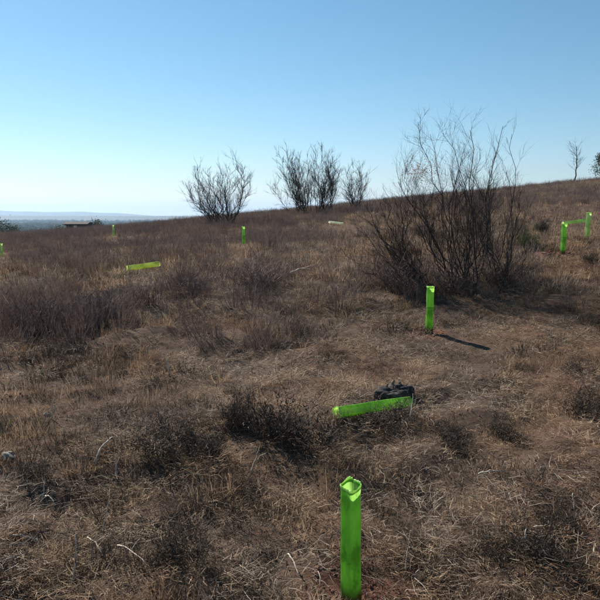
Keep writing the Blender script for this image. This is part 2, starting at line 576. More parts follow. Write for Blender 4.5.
def twig_spray(mb, p, d, length, rad, depth, sides=3, droop=0.0, spread=0.5, kids=4):
    n = 4
    pts = [np.asarray(p, float)]
    dd = unit(d)
    wob = unit([rnd(), rnd(), rnd()]) * 0.24
    for i in range(n):
        dd = unit(dd + wob * rnd(-0.6, 1.2) + np.array([0, 0, 0.06 - droop * i / n]))
        pts.append(pts[-1] + dd * length / n)
    radii = [rad * (1 - 0.72 * i / n) for i in range(n + 1)]
    mb.tube(pts, radii, sides, random.random(), cap=False)
    if depth > 0:
        for k in range(kids):
            i = random.randint(1, n)
            t = random.random()
            q = pts[i - 1] * (1 - t) + pts[i] * t
            side = unit(np.cross(dd, [rnd(), rnd(), rnd()]))
            nd = unit(dd + side * spread * rnd(0.6, 1.3) + np.array([0, 0, 0.05]))
            twig_spray(mb, q, nd, length * rnd(0.45, 0.85), rad * 0.62, depth - 1, sides, droop, spread, kids)
    return pts

def broom_bush(name, base, tips, label, group, stem_r=0.018, twigs=14, tl=0.42, depth=1, spread=0.5, kids=4, base_spread=0.12, droop=0.06,
               dead_leaves=None, start=0.35, tr=0.0045, cat="bush"):
    """bare broom: separate stems from the ground, each a part with its own spray of twigs"""
    base = np.asarray(base, float)
    o = empty(name, tuple(base))
    tag(o, label, cat, group)
    many = []
    for tip in tips:
        v = np.asarray(tip, float) - base
        many.append(v)
        if random.random() < 0.7: many.append(v * np.array([rnd(0.7, 1.3), 1, rnd(0.6, 0.9)]) + np.array([rnd(), rnd() * 1.5, 0]) * 0.16 * np.linalg.norm(v))
    for tip in many:
        b = np.array([rnd() * base_spread, rnd() * base_spread, -0.04])
        side = np.array([rnd(), rnd(), 0]) * 0.10 * np.linalg.norm(tip)
        out_ = unit([tip[0], tip[1], 0]) * 0.10 * np.linalg.norm(tip) * rnd(-0.2, 1.0)
        pts = arc(b, tip, side * 0.9 + out_, 9, 0.026)
        sr = stem_r * rnd(0.5, 1.05)
        mb = MB()
        mb.tube(pts, [sr * (1 - 0.8 * i / 9) + 0.0015 for i in range(10)], 6, 0.5)
        st = obj("stem", mb.mesh("stem", M_BARK, True), o)
        tb = MB()
        nt_ = max(4, int(twigs * rnd(0.75, 1.2)))
        for k in range(nt_):
            t = start + (1 - start) * (k + random.random()) / nt_
            i = min(int(t * 9), 8)
            f = t * 9 - i
            p = pts[i] * (1 - f) + pts[i + 1] * f
            d = unit(pts[i + 1] - pts[i])
            sd = unit(np.cross(d, [rnd(), rnd(), rnd()]))
            nd = unit(d * 0.9 + sd * rnd(0.4, 1.1) + np.array([0, 0, 0.22]))
            twig_spray(tb, p, nd, tl * rnd(0.55, 1.25) * (1.15 - 0.45 * t), tr, depth, 3, droop, spread, kids)
        tag(obj("twigs", tb.mesh("twigs", M_TWIG), st), kind="stuff")
    if dead_leaves is not None:
        lb = MB()
        c = np.asarray(dead_leaves[0], float) - base
        for k in range(dead_leaves[2]):
            q = c + np.array([rng.normal(), rng.normal(), rng.normal()]) * np.array([1, 1, 0.75]) * dead_leaves[1]
            lb.leaf(q, unit([rnd(), rnd(), rnd(-1, 0.4)]), unit([rnd(), rnd(), rnd()]), rnd(0.018, 0.04), rnd(0.003, 0.007), random.random())
        tag(obj("dead_leaves", lb.mesh("dead_leaves", M_RUST), o), "withered pinkish brown leaves caught among the twigs", kind="stuff")
    return o

def tips_px(lst, Y, dy=0.7):
    return [pt(x, y, Y + rnd(-dy, dy)) for (x, y) in lst]

# the big bare bush, right of centre
YB = 10.0
bb = on_ground(462, YB)
bush_tips = [(418, 122), (430, 134), (444, 136), (470, 130), (480, 158), (462, 156), (408, 162), (416, 176), (452, 184), (488, 194), (436, 196), (398, 182), (474, 176)]
broom_bush("broom_bush", bb, tips_px(bush_tips, YB, 0.5), "largest bare broom bush, right of centre, with dark fanned stems", "bare broom bushes",
           0.0105, 17, 0.44, 2, 0.62, 4, 0.16, 0.05, (pt(421, 172, YB - 0.1), 0.14, 900), start=0.2, tr=0.0025)
b2 = on_ground(497, YB + 0.35)
broom_bush("broom_bush", b2, tips_px([(503, 126), (512, 134), (496, 152), (506, 172), (520, 192), (490, 182)], YB + 0.4, 0.35),
           "thin tall bare broom bush just right of the largest bush", "bare broom bushes", 0.010, 14, 0.36, 2, 0.42, 3, 0.12, 0.05, start=0.2, tr=0.0026)
b3 = on_ground(425, YB + 0.1)
broom_bush("broom_bush", b3, tips_px([(366, 208), (360, 226), (378, 200), (384, 232), (396, 214), (404, 192), (372, 248), (388, 196), (410, 204), (392, 246)], YB, 0.5),
           "low bare broom bush leaning left from the foot of the largest bush", "bare broom bushes", 0.009, 16, 0.36, 2, 0.5, 3, 0.18, 0.03, start=0.1, tr=0.0026)
b4 = on_ground(505, YB - 0.2)
broom_bush("broom_bush", b4, tips_px([(530, 206), (524, 226), (515, 214), (502, 206), (486, 218), (474, 226)], YB - 0.1, 0.5),
           "low twiggy bush spreading right at the foot of the thin tall bush", "bare broom bushes", 0.008, 16, 0.32, 2, 0.55, 3, 0.2, 0.02, start=0.1, tr=0.0026)

# bushes on the skyline
c1 = on_ground(221, 33.0)
broom_bush("broom_bush", c1, tips_px([(195, 176), (200, 170), (207, 172), (213, 180), (222, 174), (230, 168), (236, 160), (241, 164), (240, 180), (190, 196), (205, 190)], 33.0, 1.6),
           "bare bush on the skyline, leftmost of the skyline bushes", "bare broom bushes", 0.026, 20, 0.70, 2, 0.48, 3, 0.5, 0.04, start=0.12, tr=0.0090)
c2 = on_ground(303, 40.0)
broom_bush("broom_bush", c2, tips_px([(279, 154), (285, 150), (292, 158), (300, 156), (307, 160), (296, 176), (312, 170), (283, 172), (289, 166), (303, 172)], 40.0, 1.6),
           "dense bare bush on the skyline, left of the central pair", "bare broom bushes", 0.030, 22, 0.72, 2, 0.48, 3, 0.5, 0.03, start=0.12, tr=0.0095)
c3 = on_ground(324, 40.5)
broom_bush("broom_bush", c3, tips_px([(316, 150), (322, 145), (328, 156), (335, 160), (338, 172), (331, 176), (319, 166), (325, 164)], 40.5, 1.6),
           "dense bare bush on the skyline, right of the central pair", "bare broom bushes", 0.030, 22, 0.72, 2, 0.48, 3, 0.5, 0.03, start=0.12, tr=0.0095)
c4 = on_ground(355, 41.0)
broom_bush("broom_bush", c4, tips_px([(347, 172), (353, 166), (361, 165), (366, 176), (358, 182), (349, 186)], 41.0, 1.2),
           "small bare bush on the skyline right of the central pair, beside the largest bush", "bare broom bushes", 0.026, 14, 0.75, 2, 0.4, 3, 0.4, 0.03, start=0.12, tr=0.0095)
# slender tree on the ridge
def slender_tree(base, H, label):
    o = empty("bare_tree", tuple(base)); tag(o, label, "tree")
    mb = MB()
    pts = arc((0, 0, -0.1), (0.05, 0, H * 0.9), (0.12, 0, 0), 8, 0.012)
    mb.tube(pts, [0.065 * (1 - 0.8 * i / 8) + 0.006 for i in range(9)], 6)
    obj("trunk", mb.mesh("trunk", M_BARK, True), o)
    tb = MB()
    for k in range(26):
        t = 0.36 + 0.62 * k / 26
        i = min(int(t * 8), 7)
        p = pts[i] + (pts[i + 1] - pts[i]) * (t * 8 - i)
        a = rnd(0, 6.28)
        twig_spray(tb, p, unit([math.cos(a) * 0.9, math.sin(a) * 0.9, 0.75]), rnd(0.7, 1.25) * (1.25 - 0.5 * t), 0.015, 1, 3, 0.1, 0.5, 4)
    tag(obj("crown", tb.mesh("crown", M_TWIG), o), kind="stuff")
slender_tree(on_ground(574, 63.0), 3.9, "slender bare tree alone on the ridge at upper right")

# leafy trees: dark crowns of many small leaves
def leafy_tree(base, H, W, label, n=3600, name="evergreen_tree", leafs=0.11, group="dark evergreen trees"):
    o = empty(name, tuple(base)); tag(o, label, "tree", group)
    mb = MB()
    pts = arc((0, 0, -0.2), (rnd() * 0.2, rnd() * 0.2, H * 0.75), (0.1, 0, 0), 6, 0.02)
    mb.tube(pts, [0.035 * H * (1 - 0.75 * i / 6) for i in range(7)], 7)
    limbs = []
    for k in range(9):
        a = k * 2.4 + rnd() * 0.4; t = 0.35 + 0.06 * k
        p = pts[min(int(t * 6), 5)]
        e = p + np.array([math.cos(a) * W * 0.36, math.sin(a) * W * 0.36, H * rnd(0.1, 0.22)])
        mb.tube(arc(p, e, (0, 0, -0.1), 4, 0.03), [0.012 * H * (1 - 0.7 * i / 4) for i in range(5)], 5)
        limbs.append(e)
    obj("trunk", mb.mesh("trunk", M_BARK, True), o)
    lb = MB()
    clumps = []
    for k in range(26):
        a = rnd(0, 6.28); z = rnd(0.32, 0.95)
        w = W * 0.5 * math.sin(min(1, (z - 0.2) / 0.75) * math.pi * 0.72 + 0.45) * math.sqrt(random.random())
        clumps.append((np.array([math.cos(a) * w, math.sin(a) * w, z * H]), W * rnd(0.09, 0.17), rnd(0, 0.55)))
    for e in limbs: clumps.append((e, W * 0.14, 0.4))
    for k in range(n):
        c, s, t0 = random.choice(clumps)
        q = c + np.array([rng.normal(), rng.normal(), rng.normal() * 0.8]) * s
        lb.leaf(q, unit([rnd(), rnd(), rnd()]), unit([rnd(), rnd(), rnd()]), leafs * rnd(0.7, 1.4), leafs * rnd(0.18, 0.35), min(1, t0 + rnd(0, 0.4)))
    tag(obj("crown", lb.mesh("crown", M_LEAF), o), kind="stuff")

leafy_tree(on_ground(601, 61.0), 2.5, 1.6, "dark leafy tree on the ridge cut off by the right edge", 2600, leafs=0.12)
leafy_tree(on_ground(3, 112.0), 6.6, 5.0, "round dark tree at the far left edge beyond the slope", 3000, leafs=0.3)
leafy_tree(on_ground(17, 120.0), 6.6, 4.4, "smaller dark tree just right of the far left edge tree", 2600, leafs=0.3)
leafy_tree(on_ground(97, 122.0), 6.2, 3.6, "low dark tree standing right of the small far shed", 2400, leafs=0.3)
leafy_tree(on_ground(58, 128.0), 7.2, 4.0, "dark tree standing left of the small far shed", 2400, leafs=0.3)

# ------------------------------------------------------------------ far shed
def box(mb, x0, x1, y0, y1, z0, z1):
    b = len(mb.v)
    mb.v += [(x0, y0, z0), (x1, y0, z0), (x1, y1, z0), (x0, y1, z0), (x0, y0, z1), (x1, y0, z1), (x1, y1, z1), (x0, y1, z1)]
    mb.t += [0.5] * 8
    mb.f += [(b, b + 3, b + 2, b + 1), (b + 4, b + 5, b + 6, b + 7), (b, b + 1, b + 5, b + 4), (b + 1, b + 2, b + 6, b + 5), (b + 2, b + 3, b + 7, b + 6), (b + 3, b, b + 4, b + 7)]

def shed():
    Y = 105.0
    p = on_ground(79, Y)
    top = pt(79, 223.3, Y)[2]
    H = top - p[2] - 0.2
    o = empty("shed", tuple(p), (0, 0, 0.06))
    tag(o, "small dark low-roofed shed far away at the left", "shed")
    mb = MB(); box(mb, -1.7, 1.7, -1.6, 1.6, -0.8, H); obj("wall", mb.mesh("wall", M_SHED), o)
    mb = MB(); box(mb, -1.95, 1.95, -1.85, 1.85, H + 0.003, H + 0.10)
    b = len(mb.v)
    mb.v += [(-1.95, -1.85, H + 0.105), (1.95, -1.85, H + 0.105), (1.95, 1.85, H + 0.105), (-1.95, 1.85, H + 0.105), (-1.95, 0, H + 0.45), (1.95, 0, H + 0.45)]
    mb.t += [0.5] * 6
    mb.f += [(b, b + 1, b + 5, b + 4), (b + 2, b + 3, b + 4, b + 5), (b, b + 4, b + 3), (b + 1, b + 2, b + 5)]
    obj("roof", mb.mesh("roof", M_ROOF), o)
    mb = MB(); box(mb, -0.25, 0.2, -1.66, -1.603, H - 1.9, H - 0.12); obj("door", mb.mesh("door", M_WHITEW), o)
    mb = MB(); box(mb, -1.68, -1.40, -1.66, -1.603, -0.8, H - 0.1); obj("corner_post", mb.mesh("corner_post", M_WHITEW), o)
shed()

# ------------------------------------------------------------------ tree shelters
def rsq(side, rad, n=8, ribs=True):
    """rounded square outline with fine ribs"""
    pts = []
    h = side / 2 - rad
    for q, (cx, cy) in enumerate(((h, h), (-h, h), (-h, -h), (h, -h))):
        for k in range(n):
            a = math.pi / 2 * (q + k / n)
            pts.append((cx + rad * math.cos(a), cy + rad * math.sin(a)))
        # flat wall to the next corner
        nx, ny = ((-h, h), (-h, -h), (h, -h), (h, h))[q]
        a = math.pi / 2 * (q + 1)
        s = (cx + rad * math.cos(a), cy + rad * math.sin(a)); e = (nx + rad * math.cos(a), ny + rad * math.sin(a))
        m = 11
        for k in range(m):
            t = k / m
            b = 0.0011 * (k % 2) if ribs else 0
            pts.append((s[0] + (e[0] - s[0]) * t + b * math.cos(a), s[1] + (e[1] - s[1]) * t + b * math.sin(a)))
    return pts

def shelter_meshes(H, seed, mat, rim_mat, cut=(0, 0)):
    rs = random.Random(seed)
    prof = rsq(0.081, 0.017)
    n = len(prof)
    mb = MB()
    rows = 22
    for j in range(rows + 1):
        z = -0.03 + (H + 0.03) * j / rows
        s = 1.0 - 0.05 * j / rows
        tw = 0.05 * math.sin(j * 0.22 + seed)
        dx = 0.0015 * math.sin(j * 0.5 + seed); dy = 0.0015 * math.cos(j * 0.37 + seed * 2)
        for (x, y) in prof:
            den = 1 + 0.012 * math.sin(7 * math.atan2(y, x) + j * 0.8 + seed) + rs.uniform(-.003, .003)
            c, sn = math.cos(tw), math.sin(tw)
            mb.v.append(((x * c - y * sn) * s * den + dx, (x * sn + y * c) * s * den + dy, z + (cut[0] * x + cut[1] * y) * (j / rows) ** 6)); mb.t.append(0.5)
    for j in range(rows):
        for k in range(n):
            k2 = (k + 1) % n
            mb.f.append((j * n + k, j * n + k2, (j + 1) * n + k2, (j + 1) * n + k))
    wall = mb.mesh("sleeve", mat, True)
    # flared lip, a closed ring with uneven edge
    rb = MB()
    lip = rsq(0.081 * 0.95, 0.017, ribs=False)
    ring = []
    for i, (off, dz) in enumerate(((0.0003, -0.010), (0.0016, -0.004), (0.0030, 0.005), (0.0016, 0.009), (-0.0012, 0.004), (-0.0012, -0.010))):
        for k, (x, y) in enumerate(lip):
            r = math.hypot(x, y)
            w = 0.003 * math.sin(k * 0.21 + seed) + 0.007 * (float(noise2(k * 0.55, seed * 3.1, 4)) - 0.5)
            f = (r + off + 0.0012) / r
            rb.v.append((x * f, y * f, H + dz + cut[0] * x + cut[1] * y + (w if dz > -0.005 else 0))); rb.t.append(0.5)
    m = len(lip)
    for i in range(6):
        for k in range(m):
            k2 = (k + 1) % m; i2 = (i + 1) % 6
            rb.f.append((i * m + k, i * m + k2, i2 * m + k2, i2 * m + k))
    rim = rb.mesh("rim", rim_mat, True)
    return wall, rim

def tie_mesh(z):
    mb = MB()
    prof = rsq(0.081 * 0.975 + 0.004, 0.019, ribs=False)
    prof2 = rsq(0.081 * 0.975 + 0.006, 0.020, ribs=False)
    m = len(prof)
    for (pr, zz) in ((prof, z - 0.0035), (prof2, z - 0.0035), (prof2, z + 0.0035), (prof, z + 0.0035)):
        for (x, y) in pr:
            mb.v.append((x, y, zz)); mb.t.append(0.5)
    for i in range(4):
        for k in range(m):
            k2 = (k + 1) % m; i2 = (i + 1) % 4
            mb.f.append((i * m + k, i * m + k2, i2 * m + k2, i2 * m + k))
    box(mb, 0.044, 0.054, -0.006, 0.006, z - 0.006, z + 0.006)
    b = len(mb.v)
    mb.tube([(0.05, 0.004, z), (0.06, 0.02, z + 0.003), (0.064, 0.035, z + 0.012)], [0.0016, 0.0016, 0.0012], 4)
    return mb.mesh("tie", M_TIE)

TIE = tie_mesh(0.33)

def shelter(loc, rot, H, label, seed, mat=None, tie=True, cut=(0, 0), group="green plastic tree shelters"):
    o = empty("tree_shelter", tuple(loc), rot)
    tag(o, label, "tree shelter", group)
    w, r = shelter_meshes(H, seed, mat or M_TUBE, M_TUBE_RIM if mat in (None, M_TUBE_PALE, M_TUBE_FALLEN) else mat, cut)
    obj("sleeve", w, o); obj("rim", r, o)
    if tie:
        obj("tie", TIE, o)
    return o

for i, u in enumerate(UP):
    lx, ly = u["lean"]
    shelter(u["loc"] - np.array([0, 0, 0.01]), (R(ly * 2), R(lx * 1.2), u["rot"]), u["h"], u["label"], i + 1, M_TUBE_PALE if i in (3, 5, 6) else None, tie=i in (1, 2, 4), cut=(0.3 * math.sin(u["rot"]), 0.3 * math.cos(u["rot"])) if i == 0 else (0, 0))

def lying(pxa, Ya, pxb, Yb, label, seed, mat=None, lift=0.045, lb=0.0, length=0.6, roll=0.4):
    """a shelter on its side, foot at a, mouth towards b"""
    if Ya is None:                              # both ends where the sight lines meet the matted grass
        a = ground_at(pxa[0], pxa[1], lift=lift); b = ground_at(pxb[0], pxb[1], lift=lift + lb)
    else:
        a = on_ground(pxa, Ya); b = on_ground(pxb, Yb)
    a[2] += lift; b[2] += lift + lb
    d = unit(b - a)
    q = Vector(d).to_track_quat('Z', 'Y')
    from mathutils import Quaternion
    q = q @ Quaternion((0, 0, 1), roll)
    c = (a + b) / 2
    loc = c - d * length / 2
    o = shelter(loc, q.to_euler(), length, label, seed, mat, tie=False)
    return o

lying((411, 401.5), None, (331, 413.5), None, "fallen bright green tree shelter lying against the charred stump", 11, M_TUBE_FALLEN, lift=0.075, lb=-0.03, roll=0.5, length=0.72)
lying(159, 11.75, 126, 11.3, "fallen yellowish sun-faded tree shelter lying in the grass at left", 12, M_TUBE_YEL, lift=0.13, lb=-0.04)
lying(587, 17.5, 560, 17.2, "fallen green tree shelter lying behind the two upright ones at right", 13, M_TUBE_PALE, lift=0.13, length=0.7)
lying(329, 29.0, 343, 28.85, "fallen bleached white tree shelter far off below the central skyline bushes", 14, M_TUBE_WHITE, lift=0.16)

# ------------------------------------------------------------------ charred stump behind the fallen shelter
def stump():
    p = on_ground(393, 5.34)
    o = empty("charred_stump", tuple(p), (0, 0, 0.2), (0.98, 0.9, 0.92))
    tag(o, "charred black stump lump behind the fallen green tree shelter", "stump")
    rs = random.Random(4)
    mb = MB(); n = 64
    rows = [(-0.05, 1.12), (0.0, 1.08), (0.03, 1.02), (0.06, 0.97), (0.085, 0.95), (0.11, 0.94), (0.135, 0.92), (0.15, 0.88), (0.158, 0.78), (0.155, 0.5), (0.15, 0.25)]
    ks = np.arange(n) / n * 2 * math.pi
    prof = 0.145 + 0.03 * np.sin(3 * ks + 1) + 0.018 * np.sin(7 * ks) + 0.025 * fbm(np.cos(ks) * 5 + 9, np.sin(ks) * 5 + 9, 5, 3)
    lipz = 0.035 * fbm(np.cos(ks) * 3 + 4, np.sin(ks) * 3 + 4, 8, 3) + 0.02 * np.sin(ks + 0.5)
    for (z, q) in rows:
        for k in range(n):
            w = 1 + 0.06 * float(noise2(k * 0.45, z * 25, 3)) - 0.03 + rs.uniform(-.012, .012)
            rr = prof[k] * q * w
            zz = z + (lipz[k] * min(1, max(0, z - 0.03) / 0.1) + rs.uniform(-.003, .003))
            mb.v.append((rr * 1.15 * math.cos(ks[k]), rr * 0.8 * math.sin(ks[k]), zz)); mb.t.append(0.5)
    for j in range(len(rows) - 1):
        for k in range(n):
            k2 = (k + 1) % n
            mb.f.append((j * n + k, j * n + k2, (j + 1) * n + k2, (j + 1) * n + k))
    c = len(mb.v); mb.v.append((0, 0, 0.15)); mb.t.append(0.5)
    j = (len(rows) - 1) * n
    for k in range(n): mb.f.append((j + k, j + (k + 1) % n, c))
    obj("bark", mb.mesh("bark", M_CHAR, True), o)
    # slabs of brown heartwood along the rear of the top, and splinters
    for x0, y0, hh, w in ((-0.06, 0.05, 0.20, 0.016), (0.0, 0.065, 0.225, 0.02), (0.055, 0.055, 0.21, 0.022), (0.10, 0.02, 0.19, 0.014)):
        s = MB()
        s.tube([(x0, y0, 0.11), (x0 + 0.012, y0 + 0.004, (0.11 + hh) / 2), (x0 + 0.03, y0, hh)], [w, w * 0.85, w * 0.3], 4)
        obj("splinter", s.mesh("splinter", M_CUT), o)
    for a, l in ((0.2, 0.24), (2.6, 0.26), (5.4, 0.2)):
        s = MB()
        s.tube([(0.1 * math.cos(a), 0.08 * math.sin(a), 0.03), (0.19 * math.cos(a), 0.16 * math.sin(a), 0.02), (l * math.cos(a), l * math.sin(a), -0.05)], [0.05, 0.035, 0.015], 7)
        obj("root", s.mesh("root", M_CHAR, True), o)
stump()

# ------------------------------------------------------------------ low shrubs, each a plant of its own
def shrub_meshes(seed, tall=False, green=False):
    random.seed(seed)
    st = MB(); lf = MB()
    ns = 50 if not tall else 64
    lobes = [(rnd() * 0.34, rnd() * 0.34, rnd(0.45, 1.0)) for _ in range(6)] if not tall else [(0, 0, 1.0)]
    for k in range(ns):
        a = rnd(0, 6.28); rr = math.sqrt(random.random())
        lx, ly, lh = random.choice(lobes)
        b = np.array([lx + math.cos(a) * 0.13 * rr, ly + math.sin(a) * 0.13 * rr, -0.03])
        hh = (1.0 - 0.45 * rr * rr) * rnd(0.45, 1.1) * lh
        d = unit([math.cos(a) * rr * (0.9 if not tall else 0.4) + rnd() * 0.25, math.sin(a) * rr * (0.9 if not tall else 0.4) + rnd() * 0.25, 1.0])
        pts = twig_spray(st, b, d, hh, 0.006 if not tall else 0.0034, 1, 3, 0.05, 0.5, 3 if not tall else 5)
        if not tall:
            for q in range(70):
                t = rnd(0.25, 1.0) * 4
                i = min(int(t), 3)
                p = pts[i] + (pts[i + 1] - pts[i]) * (t - i) + np.array([rnd(), rnd(), rnd()]) * 0.10
                lf.leaf(p, unit([rnd(), rnd(), rnd(0, 1.3)]), unit([rnd(), rnd(), rnd()]), rnd(0.035, 0.08), rnd(0.004, 0.010), random.random())
        else:
            for q in range(14):
                t = rnd(0.3, 1.0) * 4
                i = min(int(t), 3)
                p = pts[i] + (pts[i + 1] - pts[i]) * (t - i) + np.array([rnd(), rnd(), rnd()]) * 0.03
                lf.leaf(p, unit([rnd() * 0.5, rnd() * 0.5, 1]), unit([rnd(), rnd(), 0]), rnd(0.04, 0.10), rnd(0.003, 0.006), random.random())
    m1 = M_TWIG if not tall else M_SCRUB
    m2 = M_GREEN if green else (M_HEATH if not tall else M_SCRUB)
    return st.mesh("stems", m1), lf.mesh("foliage", m2)

SHRUBS = {"heath": [shrub_meshes(101 + k) for k in range(4)], "tall": [shrub_meshes(201 + k, True) for k in range(3)], "green": [shrub_meshes(301, False, True)]}
random.seed(99)

def shrub(px, py, wpx, hpx, label, kind="heath", k=0, group="low dark shrubs", squash=1.0):
    p = ground_at(px, py)
    dist = math.hypot(p[1], EYE - p[2])
    W = wpx / FPX * dist
    H = hpx / FPX * dist * (1.45 if kind != "tall" else 0.75)
    st, lf = SHRUBS[kind][k % len(SHRUBS[kind])]
    o = empty("low_shrub" if kind != "tall" else "tall_shrub", tuple(p), (0, 0, rnd(0, 6.28)), (W * 0.78 if kind != "tall" else W * 1.1, W * 0.78 * squash if kind != "tall" else W * 1.1 * squash, H))
    tag(o, label, "shrub", group)
    obj("stems", st, o); tag(obj("foliage", lf, o), kind="stuff")

shrub(285, 448, 105, 50, "largest dark low shrub, left of the fallen green shelter", k=0)
shrub(238, 428, 55, 44, "dark low shrub touching the largest shrub on its left", k=1)
shrub(160, 448, 95, 36, "wide dark low shrub on the left, behind the leaning pale stick", k=2)
shrub(202, 458, 52, 26, "small dark shrub in front of the wide one on the left", k=3)
shrub(180, 560, 62, 36, "purplish dark shrub at the bottom left among pale straws", k=3)
shrub(247, 500, 55, 18, "flat dark shrub patch below the largest shrub", k=0)
shrub(390, 422, 70, 22, "low dark shrub under the right end of the fallen shelter", k=1)
shrub(506, 436, 44, 24, "small round dark shrub right of the stump", k=2)
shrub(592, 418, 56, 34, "dark purple shrub at the right edge below the ridge of grass", k=3)
shrub(522, 556, 78, 40, "dark shrub with a bleached curved stick in front, lower right", k=0)
shrub(562, 530, 58, 36, "compact dark shrub beside an upright pale stick, lower right", k=1)
shrub(580, 373, 38, 18, "small dark shrub near the right edge, level with the stump top", k=2)
shrub(300, 335, 30, 16, "small dark shrub alone in the grass left of the middle upright shelter", k=3)
shrub(445, 440, 55, 18, "flat dark shrub right of the fallen shelter's end", k=0)
shrub(60, 352, 60, 14, "flat dark shrub patch at left below the tall purple scrub", k=1)
shrub(30, 480, 48, 22, "dark low shrub near the left edge by the pale stone", k=2)
shrub(591, 263, 22, 12, "small black shrub right of the red earth near the right edge", k=3)
shrub(178, 220, 14, 7, "tiny dark shrub on the skyline left of the left bare bush", k=1)
shrub(218, 246, 14, 7, "tiny dark shrub left of the small middle-distance shelter", k=2)
shrub(545, 232, 26, 14, "dark shrub behind the nearer right-hand upright shelter", k=0)
shrub(524, 247, 36, 22, "greenish shrub right of the big bare bush", "green", 0)
shrub(40, 335, 95, 62, "tall purple-brown feathery shrub mass at the left edge", "tall", 0, "tall feathery shrubs")
shrub(95, 318, 60, 44, "tall feathery shrub right of the left edge mass", "tall", 1, "tall feathery shrubs")
shrub(255, 288, 80, 40, "tall feathery shrub below the small middle-distance shelter", "tall", 2, "tall feathery shrubs")
shrub(195, 292, 60, 36, "tall feathery shrub right of the yellowish fallen shelter", "tall", 0, "tall feathery shrubs")
shrub(400, 290, 90, 52, "tall feathery shrub at the left foot of the big bare bush", "tall", 1, "tall feathery shrubs")
shrub(452, 292, 90, 50, "tall feathery shrub under the middle of the big bare bush", "tall", 2, "tall feathery shrubs")
shrub(500, 288, 70, 48, "tall feathery shrub under the right of the big bare bush", "tall", 0, "tall feathery shrubs")

# ------------------------------------------------------------------ bleached sticks and stalks
def stick(p_list, rad, label, forks=(), group="bleached dead sticks"):
    base = np.asarray(p_list[0], float)
    o = empty("dead_stick", tuple(base))
    tag(o, label, "stick", group)
    mb = MB()
    A, B, C = [np.asarray(p, float) - base for p in p_list]
    B = 2 * B - (A + C) / 2                     # a quadratic curve through the middle point
    pts = []
    for i in range(9):
        t = i / 8
        q = A * (1 - t) ** 2 + B * 2 * t * (1 - t) + C * t * t
        pts.append(q + (np.array([rnd(), rnd(), rnd()]) * rad * 0.9 if 0 < i < 8 else 0))
    n = len(pts)
    mb.tube(pts, [rad * 1.05 * (1 - 0.5 * i / (n - 1)) for i in range(n)], 5)
    obj("shaft", mb.mesh("shaft", M_STICK, True), o)
    for (i, d, l) in [(2 * f[0], f[1], f[2]) for f in forks]:
        fb = MB()
        e = pts[i] + unit(d) * l
        fb.tube(arc(pts[i], e, (0, 0, 0.01), 4, 0.05), [rad * 0.6 * (1 - 0.15 * k) for k in range(5)], 4)
        obj("fork", fb.mesh("fork", M_STICK, True), o)

def standing(px, py, hpx, dxpx, rad, label, forks=()):
    p = ground_at(px, py); p[2] -= 0.01
    dist = math.hypot(p[1], EYE - p[2])
    h = hpx / FPX * dist * 1.25; dx = dxpx / FPX * dist
    stick([p, p + np.array([dx * 0.6, 0.02, h * 0.55]), p + np.array([dx, 0.03, h])], rad, label, forks)

def lying_stick(pxa, pya, pxb, pyb, rad, label, forks=(), lift=0.06, bow=0.015):
    a = ground_at(pxa, pya); b = ground_at(pxb, pyb)
    a[2] += lift; b[2] += lift
    m = (a + b) / 2; m[2] = max(m[2], gz(m[0], m[1]) + lift) + bow
    stick([a, m, b], rad, label, forks)

standing(73, 586, 40, 3, 0.0045, "pale upright stalk at bottom left, tallest of the sticks there")
lying_stick(12, 546, 40, 553, 0.0045, "pale stick lying near the left edge at bottom left")
lying_stick(88, 548, 104, 566, 0.004, "pale stick lying slanted right of the tall upright stalk", ((2, (1, 0.3, 0.3), 0.08),))
lying_stick(118, 556, 146, 576, 0.004, "pale forked stick lying right of the slanted one at bottom left", ((2, (0.3, 1, 0.3), 0.09), (1, (1, -0.3, 0.4), 0.07)))
standing(101, 535, 30, 8, 0.0035, "pale crooked twig above the slanted stick at left", ((2, (-1, 0, 0.8), 0.05),))
lying_stick(94, 474, 121, 447, 0.006, "long brown-grey stick leaning on the wide left shrub", bow=0.05)
standing(116, 482, 22, 0, 0.005, "short pale upright stub beside the long leaning stick")
standing(170, 376, 15, -3, 0.007, "pale upright stalk in the open grass at upper left")
standing(52, 420, 15, 0, 0.006, "pale upright stalk beside a small pale stone at left")
lying_stick(478, 483, 502, 481, 0.005, "pale stick lying flat right of the nearest upright shelter")
standing(577, 519, 20, -3, 0.006, "pale upright stick beside the compact dark shrub, lower right")
standing(524, 560, 24, 3, 0.006, "bleached curved stick standing in front of the lower right shrub", ((2, (-1, 0, 0.5), 0.05),))
standing(417, 493, 14, 3, 0.004, "small pale curved twig right of the nearest shelter's top")
lying_stick(288, 565, 299, 588, 0.004, "thin pale stick slanting left of the nearest upright shelter")
standing(404, 575, 34, 6, 0.003, "thin grey stalk right of the nearest upright shelter")
standing(247, 480, 26, 12, 0.004, "pale branching twig in front of the largest dark shrub", ((1, (-1, 0.2, 0.9), 0.12), (2, (1, 0.2, 0.7), 0.10), (3, (-0.6, 0.3, 1), 0.08)))
standing(312, 440, 22, -2, 0.004, "pale thin stalk at the right side of the largest dark shrub")
standing(410, 421, 22, 3, 0.004, "pale stick leaning at the right end of the fallen green shelter")
lying_stick(290, 281, 312, 273, 0.012, "pale crossed dead branch lying in the middle distance", ((2, (1, 0.3, -0.2), 0.25), (1, (-0.6, 0.4, 0.5), 0.2)), lift=0.12)
standing(42, 500, 16, 2, 0.004, "short pale stub standing near the left edge")
lying_stick(46, 505, 56, 515, 0.004, "short pale stick lying right of the stub near the left edge")
standing(95, 504, 14, -6, 0.003, "tiny pale twig above the crooked twig at left")

